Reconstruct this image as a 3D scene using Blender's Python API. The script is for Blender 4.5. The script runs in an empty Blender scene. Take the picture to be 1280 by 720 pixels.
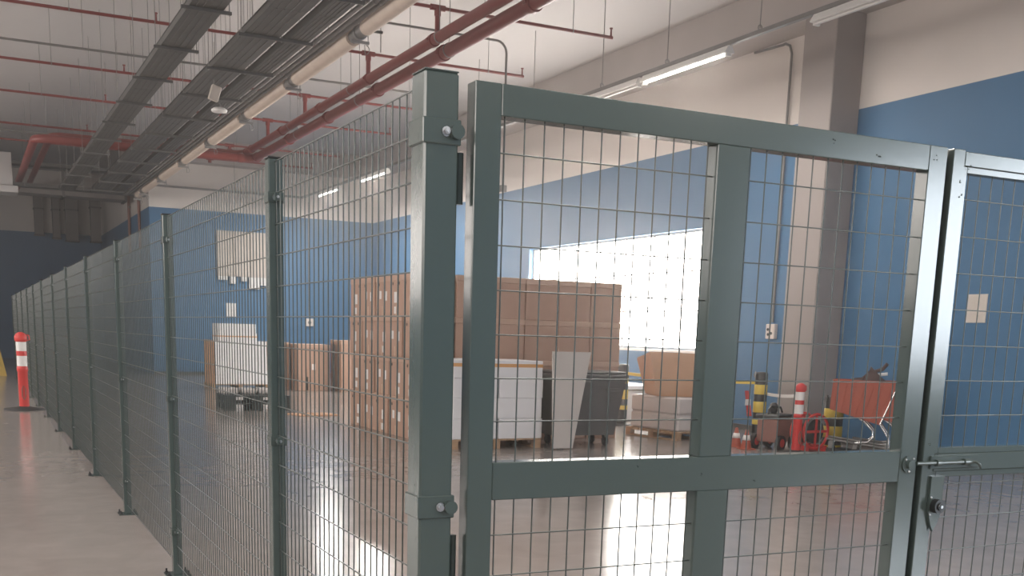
import bpy, math, random
from mathutils import Vector, Matrix
random.seed(7)
scene = bpy.context.scene
COL = scene.collection
PI = math.pi

# ------------------------------------------------------------------ camera
F_PX, YAW, PITCH, ROLL, PY = 1348.87, .464158, -.192439, .0296927, 681.16
CAMH = 1.67
fw = Vector((math.sin(YAW)*math.cos(PITCH), math.cos(YAW)*math.cos(PITCH), math.sin(PITCH)))
rt = Vector((math.cos(YAW), -math.sin(YAW), 0))
up = rt.cross(fw)
r2 = math.cos(ROLL)*rt + math.sin(ROLL)*up
u2 = -math.sin(ROLL)*rt + math.cos(ROLL)*up
cd = bpy.data.cameras.new('camera'); cam = bpy.data.objects.new('camera', cd); COL.objects.link(cam)
cam.matrix_world = Matrix(((r2.x, u2.x, -fw.x, 0), (r2.y, u2.y, -fw.y, 0), (r2.z, u2.z, -fw.z, CAMH), (0, 0, 0, 1)))
cd.sensor_width = 36; cd.lens = F_PX/1280*36; cd.shift_y = (PY-360)/1280
cd.clip_start = .05; cd.clip_end = 300
scene.camera = cam
scene.view_settings.view_transform = 'Standard'; scene.view_settings.look = 'None'
scene.view_settings.gamma = 1; scene.view_settings.use_curve_mapping = False
scene.view_settings.exposure = 0.3

# ------------------------------------------------------------------ world and daylight
HAZE = .006                                   # scattering air added to imitate the lens veil around the window
wd = bpy.data.worlds.new('sky'); scene.world = wd; wd.use_nodes = True
bg = wd.node_tree.nodes['Background']; bg.inputs[0].default_value = (.86, .93, 1, 1); bg.inputs[1].default_value = 2.0
vs_ = wd.node_tree.nodes.new('ShaderNodeVolumeScatter'); vs_.inputs['Density'].default_value = HAZE; vs_.inputs['Anisotropy'].default_value = .75
vs_.inputs['Color'].default_value = (1, .95, .92, 1)
wd.node_tree.links.new(vs_.outputs[0], wd.node_tree.nodes['World Output'].inputs['Volume'])

# radiance of the daylit panes; the left-wall windows are unseen, added for fill
WX = 13.3                                     # inner face of the window wall
WIN1 = (18.1, 26.05, 1.45, 3.88)              # y0, y1, z0, z1
WIN2 = (-9.4, -4.0, 1.4, 4.4)
LWX = -9.0
FILLWINS = [(-6+9*i, 0+9*i, 2.6, 5.4) for i in range(5)]  # windows added out of view on the left wall as fill light
PANE1, PANE2, PANE_FILL = 16.5, 16, 7.6

# ------------------------------------------------------------------ materials
def mat(name, col, rough=.5, metal=0., noise=None, bump=0., bscale=40., spec=.5, rvar=0., coat=0.):
    """noise = (scale, amount, other colour)"""
    m = bpy.data.materials.new(name); m.use_nodes = True
    nt = m.node_tree; b = nt.nodes['Principled BSDF']
    b.inputs['Base Color'].default_value = (*col, 1); b.inputs['Roughness'].default_value = rough
    b.inputs['Metallic'].default_value = metal; b.inputs['Specular IOR Level'].default_value = spec
    b.inputs['Coat Weight'].default_value = coat
    tc = nt.nodes.new('ShaderNodeTexCoord')
    if noise:
        n = nt.nodes.new('ShaderNodeTexNoise'); n.inputs['Scale'].default_value = noise[0]; n.inputs['Detail'].default_value = 6
        nt.links.new(tc.outputs['Object'], n.inputs['Vector'])
        r = nt.nodes.new('ShaderNodeValToRGB'); r.color_ramp.elements[0].position = .35; r.color_ramp.elements[1].position = .7
        r.color_ramp.elements[0].color = (*col, 1)
        oc = noise[2]; a = noise[1]
        r.color_ramp.elements[1].color = (*[col[i]*(1-a)+oc[i]*a for i in range(3)], 1)
        nt.links.new(n.outputs['Fac'], r.inputs['Fac']); nt.links.new(r.outputs['Color'], b.inputs['Base Color'])
        if rvar:
            mr = nt.nodes.new('ShaderNodeMapRange'); mr.inputs['To Min'].default_value = rough-rvar; mr.inputs['To Max'].default_value = rough+rvar
            nt.links.new(n.outputs['Fac'], mr.inputs['Value']); nt.links.new(mr.outputs['Result'], b.inputs['Roughness'])
    if bump:
        n2 = nt.nodes.new('ShaderNodeTexNoise'); n2.inputs['Scale'].default_value = bscale; n2.inputs['Detail'].default_value = 4
        nt.links.new(tc.outputs['Object'], n2.inputs['Vector'])
        bp = nt.nodes.new('ShaderNodeBump'); bp.inputs['Strength'].default_value = bump; bp.inputs['Distance'].default_value = .01
        nt.links.new(n2.outputs['Fac'], bp.inputs['Height']); nt.links.new(bp.outputs['Normal'], b.inputs['Normal'])
    return m

def emat(name, col, strength):
    m = bpy.data.materials.new(name); m.use_nodes = True; b = m.node_tree.nodes['Principled BSDF']
    b.inputs['Base Color'].default_value = (*col, 1)
    b.inputs['Emission Color'].default_value = (*col, 1); b.inputs['Emission Strength'].default_value = strength
    return m

def wall_mat(name, blue, white, zline):
    m = mat(name, blue, .55, bump=.08, bscale=25)
    nt = m.node_tree; b = nt.nodes['Principled BSDF']
    g = nt.nodes.new('ShaderNodeNewGeometry'); s = nt.nodes.new('ShaderNodeSeparateXYZ'); nt.links.new(g.outputs['Position'], s.inputs[0])
    gt = nt.nodes.new('ShaderNodeMath'); gt.operation = 'GREATER_THAN'; gt.inputs[1].default_value = zline
    nt.links.new(s.outputs['Z'], gt.inputs[0])
    n = nt.nodes.new('ShaderNodeTexNoise'); n.inputs['Scale'].default_value = .8; n.inputs['Detail'].default_value = 5
    tc = nt.nodes.new('ShaderNodeTexCoord'); nt.links.new(tc.outputs['Object'], n.inputs['Vector'])
    v = nt.nodes.new('ShaderNodeMapRange'); v.inputs['To Min'].default_value = .88; v.inputs['To Max'].default_value = 1.1
    nt.links.new(n.outputs['Fac'], v.inputs['Value'])
    mx = nt.nodes.new('ShaderNodeMix'); mx.data_type = 'RGBA'; mx.inputs[6].default_value = (*blue, 1); mx.inputs[7].default_value = (*white, 1)
    nt.links.new(gt.outputs[0], mx.inputs[0])
    sc = nt.nodes.new('ShaderNodeVectorMath'); sc.operation = 'SCALE'
    nt.links.new(mx.outputs[2], sc.inputs[0]); nt.links.new(v.outputs[0], sc.inputs[3]); nt.links.new(sc.outputs[0], b.inputs['Base Color'])
    return m

ZLINE = 5.46
BLUE = (.054, .165, .31); CREAM = (.74, .68, .63)
M = {}
M['wall'] = wall_mat('painted_wall_blue_below_cream', BLUE, CREAM, ZLINE)
M['cream'] = mat('cream_paint', CREAM, .6, bump=.05)
M['colgrey'] = mat('column_paint', (.33, .29, .27), .6, noise=(1.5, .5, (.29, .26, .245)))
M['ceil'] = mat('ceiling_paint', (.53, .505, .495), .75, noise=(.25, .5, (.48, .455, .445)))
M['beam'] = mat('beam_concrete', (.46, .42, .40), .7, noise=(1.2, .5, (.38, .35, .33)))
M['green'] = mat('green_powder_coat', (.056, .076, .070), .17, bump=.015, bscale=25, spec=.6)
M['greenwire'] = mat('green_wire', (.042, .053, .046), .3, spec=.8)
M['zinc'] = mat('zinc_bolt', (.62, .62, .62), .28, 1.)
M['black'] = mat('black_plastic', (.015, .016, .017), .4)
M['redpipe'] = mat('red_pipe_paint', (.22, .034, .03), .42, noise=(3, .5, (.17, .028, .025)))
M['galv'] = mat('galvanised_steel', (.22, .21, .20), .5, .35, noise=(4, .6, (.15, .145, .14)))
M['galvd'] = mat('dull_tray_steel', (.10, .097, .093), .55, .25, noise=(2, .6, (.065, .063, .06)))
M['rod'] = mat('threaded_rod', (.28, .27, .26), .5, .6)
M['beigepipe'] = mat('beige_insulation', (.62, .52, .44), .7, noise=(5, .6, (.52, .43, .36)))
M['cable'] = mat('grey_cable', (.10, .095, .09), .5)
M['carton'] = mat('brown_cardboard', (.44, .28, .205), .8, noise=(3, .6, (.37, .23, .165)), bump=.1, bscale=12)
M['cartonlid'] = mat('brown_cardboard_lid', (.50, .335, .25), .8, noise=(3, .6, (.43, .28, .205)))
M['cartonlight'] = mat('light_cardboard', (.55, .31, .18), .8, noise=(3, .5, (.46, .26, .15)), bump=.1, bscale=12)
M['label'] = mat('white_label', (.78, .76, .74), .6)
M['hole'] = mat('hand_hole_dark', (.02, .015, .012), .9)
M['tape'] = mat('parcel_tape', (.50, .36, .25), .3)
M['whitebox'] = mat('white_carton', (.74, .72, .72), .65, noise=(4, .4, (.66, .64, .64)))
M['orangetape'] = mat('orange_tape', (.60, .30, .10), .45)
M['whitesheet'] = mat('white_sheet_stack', (.80, .79, .80), .5, noise=(6, .4, (.72, .71, .73)))
M['wood'] = mat('pallet_wood', (.42, .27, .16), .75, noise=(9, .7, (.30, .18, .10)), bump=.2, bscale=30)
M['darkplastic'] = mat('dark_pallet_plastic', (.035, .042, .042), .5)
M['bin'] = mat('dark_grey_bin', (.085, .08, .078), .45, noise=(3, .4, (.06, .058, .056)))
M['board'] = mat('pale_board', (.52, .47, .43), .6, noise=(2, .4, (.46, .41, .38)))
M['wrap'] = mat('shrink_wrapped_goods', (.58, .53, .51), .25, noise=(5, .5, (.66, .62, .60)), bump=.3, bscale=18)
M['yellow'] = mat('yellow_paint', (.72, .53, .07), .45, noise=(8, .4, (.55, .4, .06)))
M['yellowdull'] = mat('yellow_dull', (.50, .33, .06), .55)
M['red'] = mat('red_plastic', (.60, .035, .03), .4)
M['orange'] = mat('orange_red_plastic', (.36, .075, .04), .5)
M['white'] = mat('white_plastic', (.75, .73, .70), .45)
M['chrome'] = mat('chrome_tube', (.75, .74, .73), .18, 1.)
M['rust'] = mat('brown_red_casing', (.26, .11, .085), .55, noise=(6, .5, (.18, .08, .06)))
M['cloth'] = mat('dark_cloth', (.09, .055, .05), .9)
M['paper'] = mat('paper_notice', (.66, .60, .54), .7)
M['panelbeige'] = mat('beige_panel', (.60, .53, .47), .6, noise=(5, .4, (.52, .46, .41)))
M['frame'] = mat('window_frame_paint', (.50, .45, .42), .5)
M['sill'] = mat('window_reveal', (.74, .66, .60), .6)
M['socket'] = mat('socket_plate', (.76, .68, .62), .5)
M['tubeon'] = emat('lit_tube', (1, .98, .93), 9)
M['rubber'] = mat('black_rubber', (.02, .02, .02), .7)
M['duct'] = mat('dull_duct', (.22, .20, .19), .6, .2, noise=(1.5, .6, (.15, .135, .13)))
M['ductpale'] = mat('pale_duct', (.45, .43, .42), .5, .3)

def floor_mat():
    m = bpy.data.materials.new('polished_concrete_floor'); m.use_nodes = True; nt = m.node_tree; b = nt.nodes['Principled BSDF']
    tc = nt.nodes.new('ShaderNodeTexCoord')
    n = nt.nodes.new('ShaderNodeTexNoise'); n.inputs['Scale'].default_value = .55; n.inputs['Detail'].default_value = 8; n.inputs['Roughness'].default_value = .62
    n2 = nt.nodes.new('ShaderNodeTexNoise'); n2.inputs['Scale'].default_value = 3.2; n2.inputs['Detail'].default_value = 7; n2.inputs['Distortion'].default_value = .8
    for q in (n, n2): nt.links.new(tc.outputs['Object'], q.inputs['Vector'])
    r = nt.nodes.new('ShaderNodeValToRGB'); r.color_ramp.elements[0].position = .3; r.color_ramp.elements[1].position = .75
    r.color_ramp.elements[0].color = (.26, .225, .205, 1); r.color_ramp.elements[1].color = (.35, .31, .285, 1)
    ad = nt.nodes.new('ShaderNodeMath'); ad.operation = 'MULTIPLY_ADD'; ad.inputs[1].default_value = .35
    nt.links.new(n2.outputs['Fac'], ad.inputs[0])
    m2 = nt.nodes.new('ShaderNodeMath'); m2.operation = 'MULTIPLY'; m2.inputs[1].default_value = .7
    nt.links.new(n.outputs['Fac'], m2.inputs[0]); nt.links.new(m2.outputs[0], ad.inputs[2])
    nt.links.new(ad.outputs[0], r.inputs['Fac']); nt.links.new(r.outputs['Color'], b.inputs['Base Color'])
    mr = nt.nodes.new('ShaderNodeMapRange'); mr.inputs['To Min'].default_value = .10; mr.inputs['To Max'].default_value = .26
    nt.links.new(n2.outputs['Fac'], mr.inputs['Value']); nt.links.new(mr.outputs['Result'], b.inputs['Roughness'])
    bp = nt.nodes.new('ShaderNodeBump'); bp.inputs['Strength'].default_value = .03; bp.inputs['Distance'].default_value = .02
    nt.links.new(n2.outputs['Fac'], bp.inputs['Height']); nt.links.new(bp.outputs['Normal'], b.inputs['Normal'])
    b.inputs['Specular IOR Level'].default_value = .6
    return m
M['floor'] = floor_mat()

# ------------------------------------------------------------------ builders
class MB:
    def __init__(s): s.v = []; s.f = []; s.sm = []
    def add(s, vs, fs, smooth=False):
        b = len(s.v); s.v += [tuple(v) for v in vs]; s.f += [tuple(b+i for i in f) for f in fs]; s.sm += [smooth]*len(fs); return s
    def box(s, x0, x1, y0, y1, z0, z1, c=0., R=None):
        """axis-aligned box with optional chamfer c; R optional Matrix applied to the points"""
        if c <= 0:
            vs = [(x, y, z) for x in (x0, x1) for y in (y0, y1) for z in (z0, z1)]
            fs = [(0, 1, 3, 2), (4, 6, 7, 5), (0, 4, 5, 1), (2, 3, 7, 6), (0, 2, 6, 4), (1, 5, 7, 3)]
        else:
            lo = (x0, y0, z0); hi = (x1, y1, z1); vs = []; idx = {}
            for ax in range(3):
                o = [(a) for a in range(3) if a != ax]
                for sd in (0, 1):
                    for a in (0, 1):
                        for b in (0, 1):
                            p = [0, 0, 0]; p[ax] = hi[ax] if sd else lo[ax]
                            p[o[0]] = hi[o[0]]-c if a else lo[o[0]]+c
                            p[o[1]] = hi[o[1]]-c if b else lo[o[1]]+c
                            key = [0, 0, 0]; key[ax] = sd; key[o[0]] = a; key[o[1]] = b
                            idx[(ax, tuple(key))] = len(vs); vs.append(tuple(p))
            ctr = Vector(((x0+x1)/2, (y0+y1)/2, (z0+z1)/2)); fs = []
            def face(ids):
                n = (Vector(vs[ids[1]])-Vector(vs[ids[0]])).cross(Vector(vs[ids[2]])-Vector(vs[ids[0]]))
                mid = sum((Vector(vs[i]) for i in ids), Vector())/len(ids)
                fs.append(tuple(ids) if n.dot(mid-ctr) > 0 else tuple(reversed(ids)))
            for ax in range(3):
                o = [a for a in range(3) if a != ax]
                for sd in (0, 1):
                    ids = []
                    for a, b in ((0, 0), (1, 0), (1, 1), (0, 1)):
                        k = [0, 0, 0]; k[ax] = sd; k[o[0]] = a; k[o[1]] = b; ids.append(idx[(ax, tuple(k))])
                    face(ids)
            for ax in range(3):
                o = [a for a in range(3) if a != ax]
                for a in (0, 1):
                    for b in (0, 1):
                        k0 = [0, 0, 0]; k1 = [0, 0, 0]; k0[ax] = 0; k1[ax] = 1
                        for k in (k0, k1): k[o[0]] = a; k[o[1]] = b
                        face([idx[(o[0], tuple(k0))], idx[(o[0], tuple(k1))], idx[(o[1], tuple(k1))], idx[(o[1], tuple(k0))]])
            for k in [(a, b, d) for a in (0, 1) for b in (0, 1) for d in (0, 1)]:
                face([idx[(0, k)], idx[(1, k)], idx[(2, k)]])
        if R is not None: vs = [R @ Vector(v) for v in vs]
        return s.add(vs, fs)
    def cyl(s, p0, p1, r, n=8, r1=None, caps=True, smooth=True):
        p0 = Vector(p0); p1 = Vector(p1); r1 = r if r1 is None else r1
        d = (p1-p0).normalized(); a = Vector((0, 0, 1)) if abs(d.z) < .9 else Vector((1, 0, 0))
        u = d.cross(a).normalized(); w = d.cross(u)
        vs = []
        for p, q in ((p0, r), (p1, r1)):
            for i in range(n):
                t = 2*PI*i/n; vs.append(p+u*(q*math.cos(t))+w*(q*math.sin(t)))
        fs = [(i, i+n, (i+1) % n+n, (i+1) % n) for i in range(n)]
        s.add(vs, fs, smooth)
        if caps: s.add(vs, [tuple(range(n)), tuple(reversed(range(n, 2*n)))])
        return s
    def tube(s, pts, r, n=8):
        """round tube along a polyline"""
        P = [Vector(p) for p in pts]; rings = []
        prev = None
        for i, p in enumerate(P):
            d = ((P[min(i+1, len(P)-1)]-P[max(i-1, 0)])).normalized()
            if prev is None:
                a = Vector((0, 0, 1)) if abs(d.z) < .9 else Vector((1, 0, 0)); u = d.cross(a).normalized()
            else: u = (prev-d*prev.dot(d)).normalized()
            prev = u; w = d.cross(u)
            rings.append([p+u*(r*math.cos(2*PI*k/n))+w*(r*math.sin(2*PI*k/n)) for k in range(n)])
        vs = [v for R in rings for v in R]; fs = []
        for i in range(len(P)-1):
            for k in range(n): fs.append((i*n+k, (i+1)*n+k, (i+1)*n+(k+1) % n, i*n+(k+1) % n))
        s.add(vs, fs, True); s.add(vs, [tuple(range(n)), tuple(reversed(range((len(P)-1)*n, len(P)*n)))])
        return s
    def lathe(s, prof, c=(0, 0, 0), n=20, smooth=True):
        vs = []
        for r, z in prof:
            for i in range(n): vs.append((c[0]+r*math.cos(2*PI*i/n), c[1]+r*math.sin(2*PI*i/n), c[2]+z))
        fs = []
        for j in range(len(prof)-1):
            for i in range(n): fs.append((j*n+i, j*n+(i+1) % n, (j+1)*n+(i+1) % n, (j+1)*n+i))
        s.add(vs, fs, smooth)
        s.add(vs, [tuple(reversed(range(n))), tuple(range((len(prof)-1)*n, len(prof)*n))])
        return s
    def prism(s, poly, axis, a, b):
        """polygon extruded along axis (0,1,2) from a to b; poly is in the two other axes, in order"""
        o = [k for k in range(3) if k != axis]; vs = []
        for t in (a, b):
            for p in poly:
                q = [0, 0, 0]; q[axis] = t; q[o[0]] = p[0]; q[o[1]] = p[1]; vs.append(tuple(q))
        n = len(poly); fs = [tuple(range(n)), tuple(reversed(range(n, 2*n)))]+[(i, i+n, (i+1) % n+n, (i+1) % n) for i in range(n)]
        return s.add(vs, fs)
    def hexa(s, b, t):
        """8-corner solid: bottom 4 and top 4 points, same winding"""
        return s.add(list(b)+list(t), [(3, 2, 1, 0), (4, 5, 6, 7)]+[(i, (i+1) % 4, (i+1) % 4+4, i+4) for i in range(4)])
    def build(s, name, m, parent=None, off=(0, 0, 0), stuff=False):
        me = bpy.data.meshes.new(name)
        me.from_pydata([(v[0]-off[0], v[1]-off[1], v[2]-off[2]) for v in s.v], [], s.f)
        me.polygons.foreach_set('use_smooth', s.sm)
        import bmesh
        bm = bmesh.new(); bm.from_mesh(me); bmesh.ops.recalc_face_normals(bm, faces=bm.faces); bm.to_mesh(me); bm.free()
        me.materials.append(M[m] if isinstance(m, str) else m); me.update()
        o = bpy.data.objects.new(name, me); COL.objects.link(o)
        if parent is not None: o.parent = parent
        else: o.location = off
        if stuff: o['kind'] = 'stuff'
        return o

def tag(o, label, cat, group=None):
    o['label'] = label; o['category'] = cat
    if group: o['group'] = group
    return o
def thing(name, label, cat, loc=(0, 0, 0), rz=0, group=None):
    o = bpy.data.objects.new(name, None); COL.objects.link(o); o.location = loc; o.rotation_euler = (0, 0, rz); o.empty_display_size = .2
    return tag(o, label, cat, group)
def kids(o): return [c for c in bpy.data.objects if c.parent == o]
def dup(root, loc, rz=0, label=None, group=None):
    r = root.copy(); COL.objects.link(r); r.location = loc; r.rotation_euler = (0, 0, rz)
    if label: r['label'] = label
    if group: r['group'] = group
    for ch in CH[root.name]:
        c = ch.copy(); COL.objects.link(c); c.parent = r
        for g in CH.get(ch.name, []):
            d = g.copy(); COL.objects.link(d); d.parent = c
    return r
CH = {}
def reg(root):
    """remember the tree of a prototype for dup()"""
    ks = kids(root); CH[root.name] = ks
    for k in ks: CH[k.name] = kids(k)
    return root
def struct(o): o['kind'] = 'structure'; return o

# ------------------------------------------------------------------ the hall
YF, YE, SX, ZC = 38.5, 53.2, 5.55, 7.64
Y0 = -14.0
struct(MB().box(LWX-.3, WX+.3, Y0-.3, YE+.3, -.25, 0).build('floor', 'floor'))
struct(MB().box(LWX-.3, WX+.3, Y0-.3, YE+.3, ZC, ZC+.25).build('ceiling', 'ceil'))
def wall_x(name, x0, x1, ya, yb, wins):
    m = MB(); ys = ya
    for (a, b, z0, z1) in sorted(wins):
        m.box(x0, x1, ys, a, 0, ZC); m.box(x0, x1, a, b, 0, z0); m.box(x0, x1, a, b, z1, ZC); ys = b
    m.box(x0, x1, ys, yb, 0, ZC)
    return struct(m.build(name, 'wall'))
wall_x('wall_right', WX, WX+.3, Y0, YF+.3, [WIN1, WIN2])
wall_x('wall_left', LWX-.3, LWX, Y0, YE+.3, FILLWINS)
struct(MB().box(SX, WX, YF, YF+.3, 0, ZC).build('wall_back', 'wall'))
struct(MB().box(SX, SX+.3, YF+.3, YE, 0, ZC).build('wall_side', 'wall'))
struct(MB().box(LWX, SX+.3, YE, YE+.3, 0, ZC).build('wall_end', 'wall'))
struct(MB().box(LWX, WX, Y0-.3, Y0, 0, ZC).build('wall_rear', 'wall'))
struct(MB().box(WX-.03, WX, WIN2[1]+.1, YF, 0, .1).build('baseboard_right', 'galvd'))
struct(MB().box(SX, WX-.03, YF-.03, YF, 0, .1).build('baseboard_back', 'galvd'))

def window(n, x, sgn, w, nm, nt_, pane):
    """frame, mullions and transoms of a window set in a wall of constant x; sgn is the outward side"""
    y0, y1, z0, z1 = w; xa, xb = sorted((x+sgn*.12, x+sgn*.18))
    fr = MB(); t = .05
    fr.box(xa, xb, y0, y1, z0, z0+t, .004).box(xa, xb, y0, y1, z1-t, z1, .004).box(xa, xb, y0, y0+t, z0+t, z1-t, .004).box(xa, xb, y1-t, y1, z0+t, z1-t, .004)
    o = struct(fr.build('window_%d' % n, 'frame'))
    for i in range(1, nm):
        y = y0+(y1-y0)*i/nm
        MB().box(xa+.01, xb-.01, y-.022, y+.022, z0+t, z1-t, .003).build('mullion', 'frame', o)
    for j in range(1, nt_):
        z = z0+(z1-z0)*j/nt_
        MB().box(xa+.015, xb-.015, y0+t, y1-t, z-.015, z+.015, .003).build('transom', 'frame', o)
    xp = sorted((x+sgn*.151, x+sgn*.157))
    for i in range(nm): MB().box(xp[0], xp[1], y0+(y1-y0)*i/nm+.02, y0+(y1-y0)*(i+1)/nm-.02, z0+.03, z1-.03).build('pane', pane, o)
    xs = sorted((x-sgn*.04, x+sgn*.12))
    MB().box(xs[0], xs[1], y0-.04, y1+.04, z0-.05, z0-.001, .004).build('window_sill', 'sill', o)
    return o
window(1, WX, 1, WIN1, 7, 3, emat('sunlit_pane', (1, .94, .87), PANE1))
window(2, WX, 1, WIN2, 2, 1, emat('sky_lit_pane', (.84, .92, 1), PANE2))
pl_ = emat('fill_light_pane', (1, .92, .86), PANE_FILL)  # glow of the added left windows, brightens aisle and ceiling
for i, w in enumerate(FILLWINS): window(3+i, LWX, -1, w, 5, 2, pl_)

# pilaster and the beam it carries
CX = 12.69
struct(MB().box(CX, WX, 14.32, 15.10, 0, 6.92, .015).build('column', 'colgrey'))
struct(MB().box(CX-.01, WX, Y0, YF, 6.92, ZC).build('beam', 'beam'))
struct(MB().box(SX+.02, CX, YF-.55, YF, 6.92, ZC).build('beam_back', 'beam'))

# ------------------------------------------------------------------ mesh fence along the aisle
FX = 1.145
POST_Y = [4.66, 7.42, 10.02, 12.72, 15.42, 18.06, 20.77, 23.5, 26.1, 28.8, 31.8, 34.8]
FO = (FX, 3.0, 0)
fence = thing('mesh_fence', 'dark green welded wire mesh fence with slim square posts running along the aisle', 'fence', FO)
PW = .06; ZT = 2.355
def loc(m, name, mt, par, o=FO, **k): return m.build(name, mt, par, o, **k)
def hexbolt(m, p, d, r=.011, l=.02):
    p = Vector(p); d = Vector(d)
    m.cyl(p, p+d*.003, r*1.5, 12); m.cyl(p+d*.003, p+d*.012, r, 6, smooth=False); m.cyl(p+d*.012, p+d*(.012+l), r*.55, 8)
for y in POST_Y:
    m = MB(); m.box(FX, FX+PW, y-PW/2, y+PW/2, .006, ZT, .004)
    post = loc(m, 'post', 'green', fence)
    loc(MB().box(FX-.003, FX+PW+.003, y-PW/2-.003, y+PW/2+.003, ZT, ZT+.007, .002), 'post_cap', 'black', post)
    loc(MB().box(FX-.05, FX+PW+.05, y-.08, y+.08, 0, .008, .002), 'base_plate', 'green', post)
    for sx in (-.033, PW+.033):
        for sy in (-.055, .055):
            q = MB(); hexbolt(q, (FX+sx, y+sy, .008), (0, 0, 1), .012, .018); loc(q, 'anchor_bolt', 'black', post)
    for z in (2.20, 1.19, .30):
        c = MB(); c.box(FX-.005, FX+PW+.005, y-PW/2-.005, y+PW/2+.005, z-.022, z+.022, .002)
        c.box(FX+PW/2-.012, FX+PW/2+.03, y-PW/2-.03, y-PW/2-.005, z-.016, z+.016, .002)
        c.box(FX+PW/2-.012, FX+PW/2+.03, y+PW/2+.005, y+PW/2+.03, z-.016, z+.016, .002)
        loc(c, 'clamp', 'green', post)
        q = MB(); hexbolt(q, (FX+PW/2, y-PW/2-.005, z), (0, -1, 0)); loc(q, 'bolt', 'zinc', post)
def wire_panel(y0, y1):
    m = MB(); n = max(2, round((y1-y0)/.0605)); r = .0026; xw = FX+.032
    for i in range(n+1):
        y = y0+(y1-y0)*i/n; m.cyl((xw, y, .07), (xw, y, 2.345), r, 6)
    z = 2.342
    while z > .06:
        m.cyl((xw-.0055, y0, z), (xw-.0055, y1, z), r, 6); z -= .1255
    loc(m, 'wire_mesh', 'greenwire', fence, stuff=True)
ends = [3.01-PW/2+.03]+POST_Y
for a, b in zip(ends[:-1], ends[1:]):
    wire_panel(a+.046 if a < 3.2 else a+.034, b-.034)

# ------------------------------------------------------------------ gate post
GP = (1.2, 2.96, 0)
gp = thing('gate_post', 'thick square dark green corner post carrying the gate hinges', 'post', GP)
g = MB(); g.box(1.15, 1.253, 2.91, 3.01, .01, 2.372, .006); gpo = loc(g, 'post', 'green', gp, GP)
loc(MB().box(1.151, 1.252, 2.911, 3.009, 2.372, 2.376, .001), 'post_cap', 'green', gp, GP)
loc(MB().box(1.08, 1.32, 2.85, 3.08, 0, .01, .003), 'base_plate', 'green', gp, GP)
for z in (2.215, 1.165, .2):
    c = MB(); c.box(1.144, 1.259, 2.904, 3.016, z-.034, z+.034, .003); c.box(1.165, 1.20, 3.016, 3.05, z-.02, z+.02, .002)
    c.box(1.253, 1.268, 2.925, 2.95, z-.03, z+.03, .002)
    cl = loc(c, 'clamp', 'green', gp, GP)
    q = MB(); hexbolt(q, (1.214, 2.904, z), (0, -1, 0), .009, .005); loc(q, 'bolt', 'zinc', cl, GP)
    loc(MB().cyl((1.225, 2.896, z-.004), (1.262, 2.896, z-.004), .0065, 10), 'pin', 'zinc', cl, GP)
    loc(MB().cyl((1.242, 2.904, z), (1.242, 2.885, z), .02, 14), 'nut', 'green', cl, GP)
for z in (2.10, 1.0, .35):
    h = MB(); h.cyl((1.277, 2.955, z-.07), (1.277, 2.955, z+.07), .011, 12); h.box(1.253, 1.277, 2.951, 2.959, z-.065, z+.065)
    loc(h, 'hinge', 'zinc' if z > 9 else 'green', gp, GP)

# ------------------------------------------------------------------ gate leaves
YG0, YG1 = 2.905, 2.963                        # front and back of the gate tubes
def mesh_field(par, O, x0, x1, z0, z1, xs, zs):
    m = MB(); r = .0023
    for x in xs: m.cyl((x, 2.935, z0-.01), (x, 2.935, z1+.01), r, 6)
    for z in zs: m.cyl((x0-.01, 2.9295, z), (x1+.01, 2.9295, z), r, 6)
    m.build('wire_mesh', 'greenwire', par, O, stuff=True)
def frng(a, b, d):
    o = []
    while a <= b+1e-9: o.append(a); a += d
    return o
def weld(par, O, pts):
    """small weld beads at a frame corner"""
    m = MB()
    for (x, z) in pts:
        for k in range(3):
            rr = random.uniform(.002, .0036); px_ = x+random.uniform(-.009, .009); pz = z+random.uniform(-.009, .009)
            m.lathe([(rr*.5, -rr*.8), (rr, 0), (rr*.5, rr*.8)], (px_, YG0-.0005, pz), 8)
    m.build('weld_bead', 'green', par, O)
def bead(m, x0, x1, z0, z1, w=.016, yb=2.912):
    """recessed inner frame that holds the mesh"""
    m.box(x0-w, x0, yb, 2.95, z0-w, z1+w, .0015).box(x1, x1+w, yb, 2.95, z0-w, z1+w, .0015)
    m.box(x0, x1, yb, 2.95, z0-w, z0, .0015).box(x0, x1, yb, 2.95, z1, z1+w, .0015)
GL = (1.30, 2.934, 0)
leaf = thing('gate_leaf', 'dark green steel mesh gate leaf hinged on the thick corner post', 'gate', GL)
xa, xb = 1.30, 3.122
ZP = (.12, 2.36)
# openings of the leaf
OPL = [(1.382, 2.135), (2.262, 3.036)]; OPZ = [(.22, 1.178), (1.292, 2.274)]
def rail(n, x0, x1, z0, z1, par, O, c=.0025): return MB().box(x0, x1, YG0, YG1, z0, z1, c).build(n, 'green', par, O)
rail('stile', xa, OPL[0][0], *ZP, leaf, GL)
rail('stile', OPL[1][1], xb, *ZP, leaf, GL)
rail('top_rail', OPL[0][0], OPL[1][1], OPZ[1][1], ZP[1], leaf, GL)
rail('middle_rail', OPL[0][0], OPL[1][1], OPZ[0][1], OPZ[1][0], leaf, GL)
rail('bottom_rail', OPL[0][0], OPL[1][1], ZP[0], OPZ[0][0], leaf, GL)
for z0, z1 in OPZ:
    rail('mullion', OPL[0][1], OPL[1][0], z0, z1, leaf, GL)
zsl = [2.178-.1275*i for i in range(7)]+[1.066-.1275*i for i in range(7)]
for (x0, x1) in OPL:
    for (z0, z1) in OPZ:
        x_first = 1.406 if x0 < 2 else 2.285
        mesh_field(leaf, GL, x0, x1, z0, z1, frng(x_first, x1-.004, .0646), [z for z in zsl if z0 < z < z1])
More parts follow.
